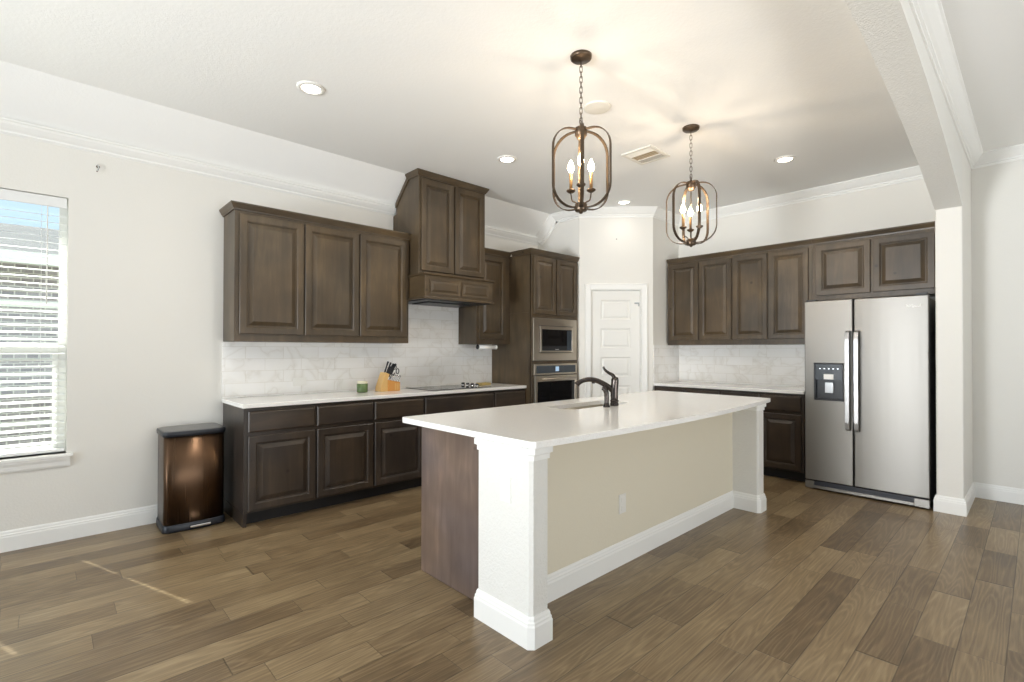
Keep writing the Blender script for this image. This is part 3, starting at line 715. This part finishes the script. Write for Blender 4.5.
dp = MB(); dp.box(fx+.035, fx+.045, hy0, hy1, hz0, hz1)
for a, b, c, d in ((hy0, hy0+.012, hz0, hz1), (hy1-.012, hy1, hz0, hz1), (hy0, hy1, hz0, hz0+.014), (hy0, hy1, hz1-.010, hz1)): dp.box(fx-.003, fx+.036, a, b, c, d)
dsp = dp.build('dispenser', 'black', d2, .002)
MB().box(fx-.001, fx+.034, hy0+.012, hy1-.012, 1.045, hz1-.010).build('dispenser_panel', 'dispenser', dsp)
MB().box(fx-.003, fx+.02, 1.305, 1.385, 1.050, 1.098).build('dispenser_label', 'white_plastic', dsp)
MB().box(fx+.004, fx+.03, 1.310, 1.375, .925, 1.020).build('dispenser_paddle', 'handle', dsp)
for k in range(5): MB().box(fx-.002, fx, 1.265+.036*k, 1.277+.036*k, 1.145, 1.153).build('button', 'chrome', dsp)
for yy, par in ((seam-.034, d1), (seam+.034, d2)):
    hb = MB(); zz = [.59, .605, .67, 1.04, 1.42, 1.485, 1.50]; oo = [.0, .050, .058, .062, .058, .050, 0]
    pth = [V((fx-o_, yy, z)) for z, o_ in zip(zz, oo)]
    hb.sweep(pth, [(X_, Y_)]*len(pth), [(-.008, -.017), (.006, -.017), (.012, -.008), (.012, .008), (.006, .017), (-.008, .017)])
    hb.build('handle', 'handle', par, .002)
gm = MB(); gm.box(fx+.012, fx+.07, fy0+.01, fy1-.01, .02, .086); g_ = gm.build('base_grille', 'blue_black', rf, .003)
gr = MB(); gr.box(fx+.002, fx+.05, fy0, fy0+.105, .012, .082); gr.build('roller_cover', 'steel', rf, .004)
gr = MB(); gr.box(fx+.002, fx+.05, fy1-.075, fy1, .012, .082); gr.build('roller_cover', 'steel', rf, .004)
gl = MB(); gl.box(fx+.004, fx+.014, fy0+.105, fy1-.075, .016, .042); gl.build('grille_strip', 'steel', rf, .002)
hc = MB(); hc.box(fx+.02, fx+.10, fy1-.09, fy1-.01, 1.786, 1.805); hc.box(fx+.02, fx+.10, fy0+.01, fy0+.09, 1.786, 1.805); hc.build('hinge_cover', 'black', rf, .004)
cu = bpy.data.curves.new('badge', 'FONT'); cu.body = 'Whirlpool'; cu.size = .030; cu.extrude = .0006
to = bpy.data.objects.new('tmp', cu); COL.objects.link(to); bpy.context.view_layer.update()
tm = bpy.data.meshes.new_from_object(to.evaluated_get(bpy.context.evaluated_depsgraph_get())); bpy.data.objects.remove(to)
tm.materials.clear(); tm.materials.append(M['white_plastic'])
bo = bpy.data.objects.new('badge_lettering', tm); COL.objects.link(bo); bo.parent = d1
bo.rotation_euler = (R(90), 0, R(-90)); bo.location = V((fx+.0018, .800, 1.690))-V(rf.location)

# ------------------------------------------------------------------ island
isl = thing('kitchen_island', (3.0, 2.1, 0), 'large island with shade-tinted wall-colour back, white corner columns and dark end panel', 'island')
YW = 1.775; IX0, IX1 = 1.652, 4.36
im = MB(); im.box(1.69, IX1, YW, 1.90, 0, .883); im.build('back_wall', 'island', isl)
cb = MB(); cb.box(IX0, IX1, 1.906, 2.54, 0.0, .883)
# leave the sink space open
cb = MB(); cb.box(IX0, 2.50, 1.906, 2.54, 0, .883); cb.box(3.38, IX1, 1.906, 2.54, 0, .883); cb.box(2.50, 3.38, 1.906, 2.54, 0, .60); cb.box(2.50, 3.38, 2.50, 2.54, .60, .883); cb.box(2.50, 3.38, 1.906, 1.93, .60, .883)
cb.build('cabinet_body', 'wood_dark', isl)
MB().box(IX0-.004, IX0-.0005, 1.92, 2.54, .004, .883).build('end_panel', 'wood_panel', isl)
for k in range(4):
    a = IX0+.02+k*.665
    o, U, W, N = V((a+.645, 2.541, DZ0)), V((-1, 0, 0)), Z_, Y_; raised_door('door', o, U, W, N, .645, DZ1-DZ0, 'wood_dark', isl)
    o = V((a+.645, 2.541, RZ0)); slab_front('drawer', o, U, W, N, .645, RZ1-RZ0, 'wood_shaded_h', isl)
CAPP = [(0, 0), (.006, 0), (.006, .022), (.010, .026), (.016, .028), (.016, .056), (0, .056)]
def column(x0, x1, y0, y1):
    ch = .014
    c = MB(); out = [(x0+ch, y0), (x1-ch*.2, y0), (x1, y0+.002), (x1, y1), (x0, y1), (x0, y0+ch)]
    c.prism([(x, y, 0) for x, y in out], (0, 0, .883)); o = c.build('column', 'beam', isl)
    b = MB(); op_ = [(x1, y1), (x0, y1), (x0, y0+ch), (x0+ch, y0), (x1, y0), (x1, YW-.001)]
    mould(b, op_[1:] if False else op_, 0, [(a_, b_*1.04) for a_, b_ in BASE], -1)
    b.build('column_base', 'trim', o)
    b = MB(); mould(b, op_, .827, CAPP, -1); b.build('column_cap', 'trim', o)
    return o
column(1.568, 1.676, 1.540, 1.905)
column(4.225, 4.333, 1.565, 1.905)
bm_ = MB(); mould(bm_, [(4.225, YW), (1.676, YW)], 0, [(a_, b_*1.04) for a_, b_ in BASE], 1); bm_.build('baseboard', 'trim', isl)
for nm, c, U, lab in (('outlet', V((1.5665, 1.707, .671)), Y_, 0), ('outlet', V((2.61, YW-.002, .37)), X_, 1)):
    N = V((-1, 0, 0)) if not lab else V((0, -1, 0))
    m = MB(); m.obox(c, U, Z_, N, .072, .118, .006); p = m.build('outlet_plate', 'white_plastic' if not lab else 'wall', isl, .002)
    for dz in (-.026, .026):
        MB().obox(c+Z_*dz+N*.004, U, Z_, N, .034, .030, .003).build('socket', 'white_plastic' if not lab else 'wall', p, .001)
# slab with sink hole and bowed edge
def slab():
    bm = bmesh.new(); pts = []
    sx0, sx1, sy = 1.560, 4.485, 2.635
    rc = .03
    def corner(cx_, cy_, a0):
        return [(cx_+rc*math.cos(R(a0+90*k/5)), cy_+rc*math.sin(R(a0+90*k/5))) for k in range(6)]
    pts += corner(sx1-rc, sy-rc, 0); pts += corner(sx0+rc, sy-rc, 90); 
    ya_, yb_ = 1.520, 1.555; sag = .075
    pts += corner(sx0+rc, ya_+rc, 180)[:5]
    n = 28
    for i in range(n+1):
        t = i/n; x = sx0+.035+(sx1-sx0-.07)*t; pts.append((x, ya_+(yb_-ya_)*t-sag*4*t*(1-t)))
    pts += corner(sx1-rc, yb_+rc, 270)[1:]
    hole = [(2.60, 2.165), (3.29, 2.165), (3.29, 2.425), (2.60, 2.425)]
    hr = []
    for (hx_, hy_), a0, sx_, sy_ in zip(hole, (180, 270, 0, 90), (1, -1, -1, 1), (1, 1, -1, -1)):
        for k in range(5): hr.append((hx_+sx_*.03+.03*math.cos(R(a0+90*k/4)), hy_+sy_*.03+.03*math.sin(R(a0+90*k/4))))
    loops = []
    for z in (.884, .915):
        es = []
        for lp in (pts, hr):
            vv = [bm.verts.new((x, y, z)) for x, y in lp]; loops.append(vv)
            es += [bm.edges.new((vv[i], vv[(i+1) % len(vv)])) for i in range(len(vv))]
        bmesh.ops.triangle_fill(bm, use_beauty=True, use_dissolve=False, edges=es)
    for a, b in ((0, 2), (1, 3)):
        L0, L1 = loops[a], loops[b]
        for i in range(len(L0)): bm.faces.new((L0[i], L0[(i+1) % len(L0)], L1[(i+1) % len(L0)], L1[i]))
    bmesh.ops.recalc_face_normals(bm, faces=bm.faces)
    me = bpy.data.meshes.new('countertop'); bm.to_mesh(me); bm.free(); me.materials.append(M['quartz'])
    o = bpy.data.objects.new('countertop', me); COL.objects.link(o)
    b = o.modifiers.new('bevel', 'BEVEL'); b.width = .012; b.segments = 4; b.limit_method = 'ANGLE'; b.angle_limit = R(50)
    return o, hr
sl, hr = slab(); tag(sl, 'white quartz island top with a bowed front edge, surrounding the sink', 'countertop')
sk = thing('kitchen_sink', (2.945, 2.295, .70), 'double bowl steel sink sunk into the island top', 'sink')
for a, b in ((2.585, 2.838), (2.852, 3.305)):
    m = MB(); y0_, y1_ = 2.15, 2.44; zt_, zb_ = .8835, .70; i_ = .012
    vs = [(a, y0_, zt_), (b, y0_, zt_), (b, y1_, zt_), (a, y1_, zt_), (a+i_, y0_+i_, zt_), (b-i_, y0_+i_, zt_), (b-i_, y1_-i_, zt_), (a+i_, y1_-i_, zt_),
          (a+.02, y0_+.02, zb_), (b-.02, y0_+.02, zb_), (b-.02, y1_-.02, zb_), (a+.02, y1_-.02, zb_), (a, y0_, zb_-.004), (b, y0_, zb_-.004), (b, y1_, zb_-.004), (a, y1_, zb_-.004)]
    fs = [(k, (k+1) % 4, 4+(k+1) % 4, 4+k) for k in range(4)]+[(4+k, 4+(k+1) % 4, 8+(k+1) % 4, 8+k) for k in range(4)]+[(8, 9, 10, 11)]+[(k, (k+1) % 4, 12+(k+1) % 4, 12+k) for k in range(4)]+[(12, 13, 14, 15)]
    bwl = m.add(vs, fs).build('bowl', 'sink_steel', sk, .006, 3)
    MB().lathe(((a+b)/2, 2.295, .7005), [(.04, 0), (.04, .003), (.028, .003), (.02, -.0), (0, 0)], 24).build('drain', 'chrome', bwl)
# faucet
def smooth(pts, n=6):
    P = [V(p) for p in pts]; out = []
    for i in range(len(P)-1):
        p0 = P[max(i-1, 0)]; p1 = P[i]; p2 = P[i+1]; p3 = P[min(i+2, len(P)-1)]
        for k in range(n):
            t = k/n; out.append(.5*((2*p1)+(-p0+p2)*t+(2*p0-5*p1+4*p2-p3)*t*t+(-p0+3*p1-3*p2+p3)*t**3))
    out.append(P[-1]); return out
fp = V((3.02, 2.12, .915)); sd = V((-.60, .80, 0)).normalized()
fa = thing('kitchen_faucet', fp, 'dark nickel faucet with arching spout behind the sink on the island', 'faucet')
MB().lathe(fp, [(0, 0), (.030, 0), (.031, .006), (.031, .018), (.028, .022), (.028, .028), (.031, .032), (.031, .040), (.026, .044), (.024, .055)], 28).build('base', 'faucet', fa)
bd = smooth([fp+Z_*.05, fp+Z_*.10, fp+Z_*.15-sd*.002, fp+Z_*.185-sd*.004, fp+Z_*.208-sd*.004+sd*.006])
MB().tube(bd, [.027 for i in range(len(bd)-6)]+[.027, .0265, .025, .022, .017, .009], 18).build('body', 'faucet', fa)
sp_ = smooth([fp+Z_*.105+sd*.008, fp+Z_*.135+sd*.04, fp+Z_*.168+sd*.095, fp+Z_*.188+sd*.155, fp+Z_*.184+sd*.215, fp+Z_*.160+sd*.262, fp+Z_*.150+sd*.272])
n_ = len(sp_); MB().tube(sp_, [.0205-.005*i/n_ if i < n_*.72 else .0165+.0006*(i-n_*.72) for i in range(n_)], 16).build('spout', 'faucet', fa)
MB().tube([fp+Z_*.172+sd*.150, fp+Z_*.160+sd*.152], [.013, .010], 12).build('spray_button', 'faucet', fa)
lv = smooth([fp+Z_*.190-sd*.006, fp+Z_*.222+sd*.012, fp+Z_*.240+sd*.042, fp+Z_*.262+sd*.068, fp+Z_*.285+sd*.080])
MB().tube(lv, [.015-.0085*i/len(lv)*1.0 for i in range(len(lv))], 12).build('lever', 'faucet', fa)
spp = V((2.905, 2.105, .915))
so_ = thing('side_sprayer', spp, 'short dark nickel side sprayer standing immediately left of the faucet', 'sprayer')
MB().lathe(spp, [(0, 0), (.024, 0), (.024, .008), (.019, .014), (.017, .03)], 22).build('base', 'faucet', so_)
ps = smooth([spp+Z_*.02, spp+Z_*.07, spp+Z_*.105+sd*.003, spp+Z_*.128+sd*.016, spp+Z_*.134+sd*.032])
MB().tube(ps, [.0165]*10+[.0175]*5+[.0175, .017, .0165, .0165, .015, .015, .0145, .014, .013, .012][:len(ps)-15], 14).build('wand', 'faucet', so_)

# ------------------------------------------------------------------ trash can
tc_ = thing('trash_can', (.82, 4.42, 0), 'rectangular dark steel step trash can on the floor beside the base cabinets', 'trash can')
def capsule(x0, x1, y0, y1, r_, bulge=0, n=6):
    pts = []
    for cx_, cy_, a0 in ((x1-r_, y0+r_, 270), (x1-r_, y1-r_, 0), (x0+r_, y1-r_, 90), (x0+r_, y0+r_, 180)):
        for k in range(n+1): pts.append((cx_+r_*math.cos(R(a0+90*k/n)), cy_+r_*math.sin(R(a0+90*k/n))))
    # bulging front between the last point (front-left) and first (front-right)
    m = 10
    for i in range(1, m):
        t = i/m; pts.append((x0+r_+(x1-x0-2*r_)*t, y0-bulge*4*t*(1-t)))
    return pts
def loft(mb, rings_, smooth_=True):
    n = len(rings_[0]); vs = [p for r_ in rings_ for p in r_]
    fs = [(i*n+k, i*n+(k+1) % n, (i+1)*n+(k+1) % n, (i+1)*n+k) for i in range(len(rings_)-1) for k in range(n)]
    b = len(mb.v); mb.add(vs, fs, smooth_); mb.f += [tuple(b+k for k in range(n)), tuple(b+(len(rings_)-1)*n+k for k in range(n))]; mb.sm += [False, False]; return mb
cx0, cx1, cy0, cy1 = .618, 1.012, 4.262, 4.585
def rg(e, z, dz=0): return [(x, y, z) for x, y in capsule(cx0-e, cx1+e, cy0-e, cy1+e, .045, .010)]
loft(MB(), [rg(-.004, .050), rg(-.004, .690)]).build('body', 'black_steel', tc_)
loft(MB(), [rg(.002, .004), rg(.004, .015), rg(.002, .052), rg(-.001, .058)]).build('base', 'blue_black', tc_)
loft(MB(), [rg(-.002, .688), rg(.003, .692), rg(.005, .715), rg(.002, .726)]).build('lid_rim', 'blue_black', tc_)
loft(MB(), [rg(-.002, .7265), rg(-.008, .730), rg(-.03, .732)]).build('lid', 'lid_top', tc_)
pd = MB(); pd.box(.775, .91, cy0-.036, cy0-.014, .022, .040); pd.build('pedal', 'chrome', tc_, .005)

# ------------------------------------------------------------------ ceiling fittings
def can(x, y, label):
    t = thing('recessed_light', (x, y, CE-.012), label, 'ceiling light', 'recessed ceiling lights')
    MB().lathe((x, y, CE-.0005), [(.060, -.004), (.064, -.010), (.088, -.006), (.092, 0), (.060, 0)], 36).build('trim_ring', 'white_plastic', t)
    MB().lathe((x, y, CE-.0005), [(0, -.005), (.058, -.005), (.060, -.002), (0, -.002)], 36).build('lens', 'can_lens', t)
    return t
cans = [(1.291, 3.348, 'round recessed ceiling light nearest the window wall, upper left'), (3.089, 3.352, 'round recessed ceiling light near the top of the hood cabinet'),
        (4.944, 1.592, 'round recessed ceiling light near the refrigerator side'), (4.997, 3.371, 'round recessed ceiling light in front of the pantry door wall')]
for x, y, l in cans:
    can(x, y, l)
    d = bpy.data.lights.new('can_lamp', 'SPOT'); d.energy = 2.5 if (x > 4.9 and y > 3) else 26; d.spot_size = R(150); d.spot_blend = 1.0; d.color = (1, .93, .84); d.shadow_soft_size = .06
    o = bpy.data.objects.new('can_lamp', d); COL.objects.link(o); o.location = (x, y, CE-.03)
sp = thing('ceiling_speaker', (2.90, 2.185, CE), 'round white cover plate on the ceiling behind the near pendant', 'ceiling cover')
MB().lathe((2.90, 2.185, CE-.0005), [(0, -.010), (.085, -.010), (.096, -.007), (.100, 0), (0, 0)], 40).build('cover', 'grille', sp)
vt = thing('ceiling_vent', (3.90, 2.39, CE), 'white rectangular air vent in the ceiling between the two pendants', 'vent')
vx, vy = 3.93, 2.42; vw, vh = .17, .15
m = MB()
for a, b, c, d in ((-vw, vw, -vh, -vh+.03), (-vw, vw, vh-.03, vh), (-vw, -vw+.03, -vh+.03, vh-.03), (vw-.03, vw, -vh+.03, vh-.03), (-.063, -.053, -vh+.03, vh-.03), (.053, .063, -vh+.03, vh-.03)): m.box(vx+a, vx+b, vy+c, vy+d, CE-.012, CE-.0005)
m.build('frame', 'grille', vt, .002)
MB().box(vx-vw+.03, vx+vw-.03, vy-vh+.03, vy+vh-.03, CE-.003, CE-.001).build('backing', 'vent_dark', vt)
for si, (a, b) in enumerate(((-.14, -.063), (-.053, .053), (.063, .14))):
    m = MB()
    if si == 1:
        for k in range(9): m.obox((vx+(a+b)/2, vy-.112+.028*k, CE-.009), X_, V((0, .8, .6)), V((0, -.6, .8)), b-a-.002, .022, .0015)
    else:
        sg = -1 if si == 0 else 1
        for k in range(4): m.obox((vx+a+.011+.0185*k, vy, CE-.009), Y_, V((.8*sg, 0, .6)), V((-.6*sg, 0, .8)), .238, .017, .0015)
    m.build('louvre', 'grille', vt)

# pendants
def pendant(x, y, loopang, candang, label):
    ztop, zbot, Rm_ = 2.650, 2.150, .190
    th = thing('pendant_lantern', (x, y, CE), label, 'pendant light', None)
    MB().lathe((x, y, CE-.0005), [(0, -.030), (.012, -.030), (.020, -.026), (.056, -.022), (.063, -.016), (.065, 0), (0, 0)], 32).build('canopy', 'bronze', th)
    ch = MB(); z = CE-.030; k = 0; L = .040
    zs = z
    while zs > ztop+.045:
        zc = zs-L/2; a = V((1, 0, 0)) if k % 2 == 0 else V((0, 1, 0))
        ca, sa = math.cos(R(25)), math.sin(R(25)); a = V((a.x*ca-a.y*sa, a.x*sa+a.y*ca, 0))
        pts = []
        for t in [2*math.pi*j/16 for j in range(16)]:
            cz_ = math.sin(t); pts.append(V((x, y, zc))+a*.0085*math.cos(t)+Z_*(.011*cz_+(.0105 if cz_ > .01 else -.0105 if cz_ < -.01 else 0)))
        ch.tube(pts, .0019, 6, True); zs -= L-.009; k += 1
    ch.build('chain', 'bronze', th)
    rgm = MB(); rgm.tube([V((x+.016*math.cos(t), y+.006*math.cos(t), ztop+.028+.016*math.sin(t))) for t in [2*math.pi*j/16 for j in range(16)]], .0026, 6, True); rgm.build('hanging_ring', 'bronze', th)
    MB().lathe((x, y, ztop), [(0, .014), (.010, .012), (.012, 0), (.034, -.002), (.036, -.008), (.036, -.048), (.030, -.054), (.022, -.070), (0, -.072)], 28).build('top_hub', 'bronze', th)
    MB().lathe((x, y, zbot), [(0, -.018), (.010, -.014), (.012, -.004), (.032, -.002), (.037, .004), (.037, .040), (.028, .046), (.012, .054), (0, .054)], 28).build('bottom_hub', 'bronze', th)
    for ang in loopang:
        a = V((math.cos(R(ang)), math.sin(R(ang)), 0)); bperp = V((-a.y, a.x, 0)); pts = []; cr = .125
        zc0, zc1 = zbot+.016, ztop-.016
        for sgn in (1, -1):
            q = []
            q.append((.030, zc0))
            for j in range(9):
                t = R(-90+90*j/8); q.append((Rm_-cr+cr*math.cos(t), zc0+cr+cr*math.sin(t)))
            for j in range(9):
                t = R(90*j/8); q.append((Rm_-cr+cr*math.cos(t), zc1-cr+cr*math.sin(t)))
            q.append((.030, zc1))
            P = [V((x, y, z_))+a*sgn*r_ for r_, z_ in q]
            fr = []
            for i in range(len(P)):
                t = (P[min(i+1, len(P)-1)]-P[max(i-1, 0)]).normalized(); fr.append((bperp, t.cross(bperp)))
            mb = MB(); mb.sweep(P, fr, [(-.0105, -.0028), (.0105, -.0028), (.0105, .0028), (-.0105, .0028)]); mb.build('cage_band', 'bronze', th)
    for ang in candang:
        d = V((math.cos(R(ang)), math.sin(R(ang)), 0)); c = V((x, y, 0))
        P = smooth([c+d*.020+Z_*(zbot+.045), c+d*.040+Z_*(zbot+.060), c+d*.062+Z_*(zbot+.075), c+d*.070+Z_*(zbot+.122)])
        ar = MB().tube(P, .0042, 8).build('candle_arm', 'bronze', th)
        b = c+d*.070
        MB().lathe((b.x, b.y, zbot+.120), [(0, 0), (.012, 0), (.026, .010), (.027, .018), (.014, .018), (.012, .026), (0, .026)], 20).build('candle_cup', 'bronze', ar)
        MB().lathe((b.x, b.y, zbot+.146), [(0, 0), (.0095, 0), (.0095, .098), (0, .098)], 16).build('candle_sleeve', 'sleeve', ar)
        MB().lathe((b.x, b.y, zbot+.245), [(0, 0), (.009, 0), (.019, .018), (.0205, .032), (.013, .055), (.005, .072), (0, .077)], 16).build('bulb', 'bulb', ar)
        l = bpy.data.lights.new('bulb_lamp', 'POINT'); l.energy = 2.4; l.color = (1, .80, .58); l.shadow_soft_size = .02
        lo = bpy.data.objects.new('bulb_lamp', l); COL.objects.link(lo); lo.location = (b.x, b.y, zbot+.345)
    MB().tube([(x, y, zbot+.045), (x, y, ztop-.055)], .0045, 8).build('stem', 'bronze', th)
pendant(2.324, 1.870, (41, 101, 161), (218.8, 98.8, -21.2), 'bronze lantern pendant nearer the camera, hanging over the island near end')
pendant(3.705, 1.877, (105, 45, 165), (270, 150, 30), 'bronze lantern pendant farther away, hanging beyond the nearer one')

# small hooks
h1 = thing('wall_hook', (.268, A-.005, 2.62), 'tiny metal hook on the wall above and right of the window', 'hook')
MB().tube(smooth([(.268, A, 2.645), (.268, A-.014, 2.640), (.270, A-.018, 2.620), (.266, A-.016, 2.600), (.262, A-.022, 2.592)]), .0045, 8).build('shank', 'chrome', h1)
MB().lathe((.268, A-.0005, 2.632), [(0, .004), (.010, .004), (.011, 0)], 14, (0, -1, 0)).build('rosette', 'bronze', h1)
hp = PL+D*.46+Nn*.001+Z_*2.70
h2 = tag(MB().lathe(hp, [(0, .008), (.006, .007), (.006, 0)], 10, Nn).build('wall_nail', 'bronze'), 'tiny nail in the wall above the pantry door', 'nail')
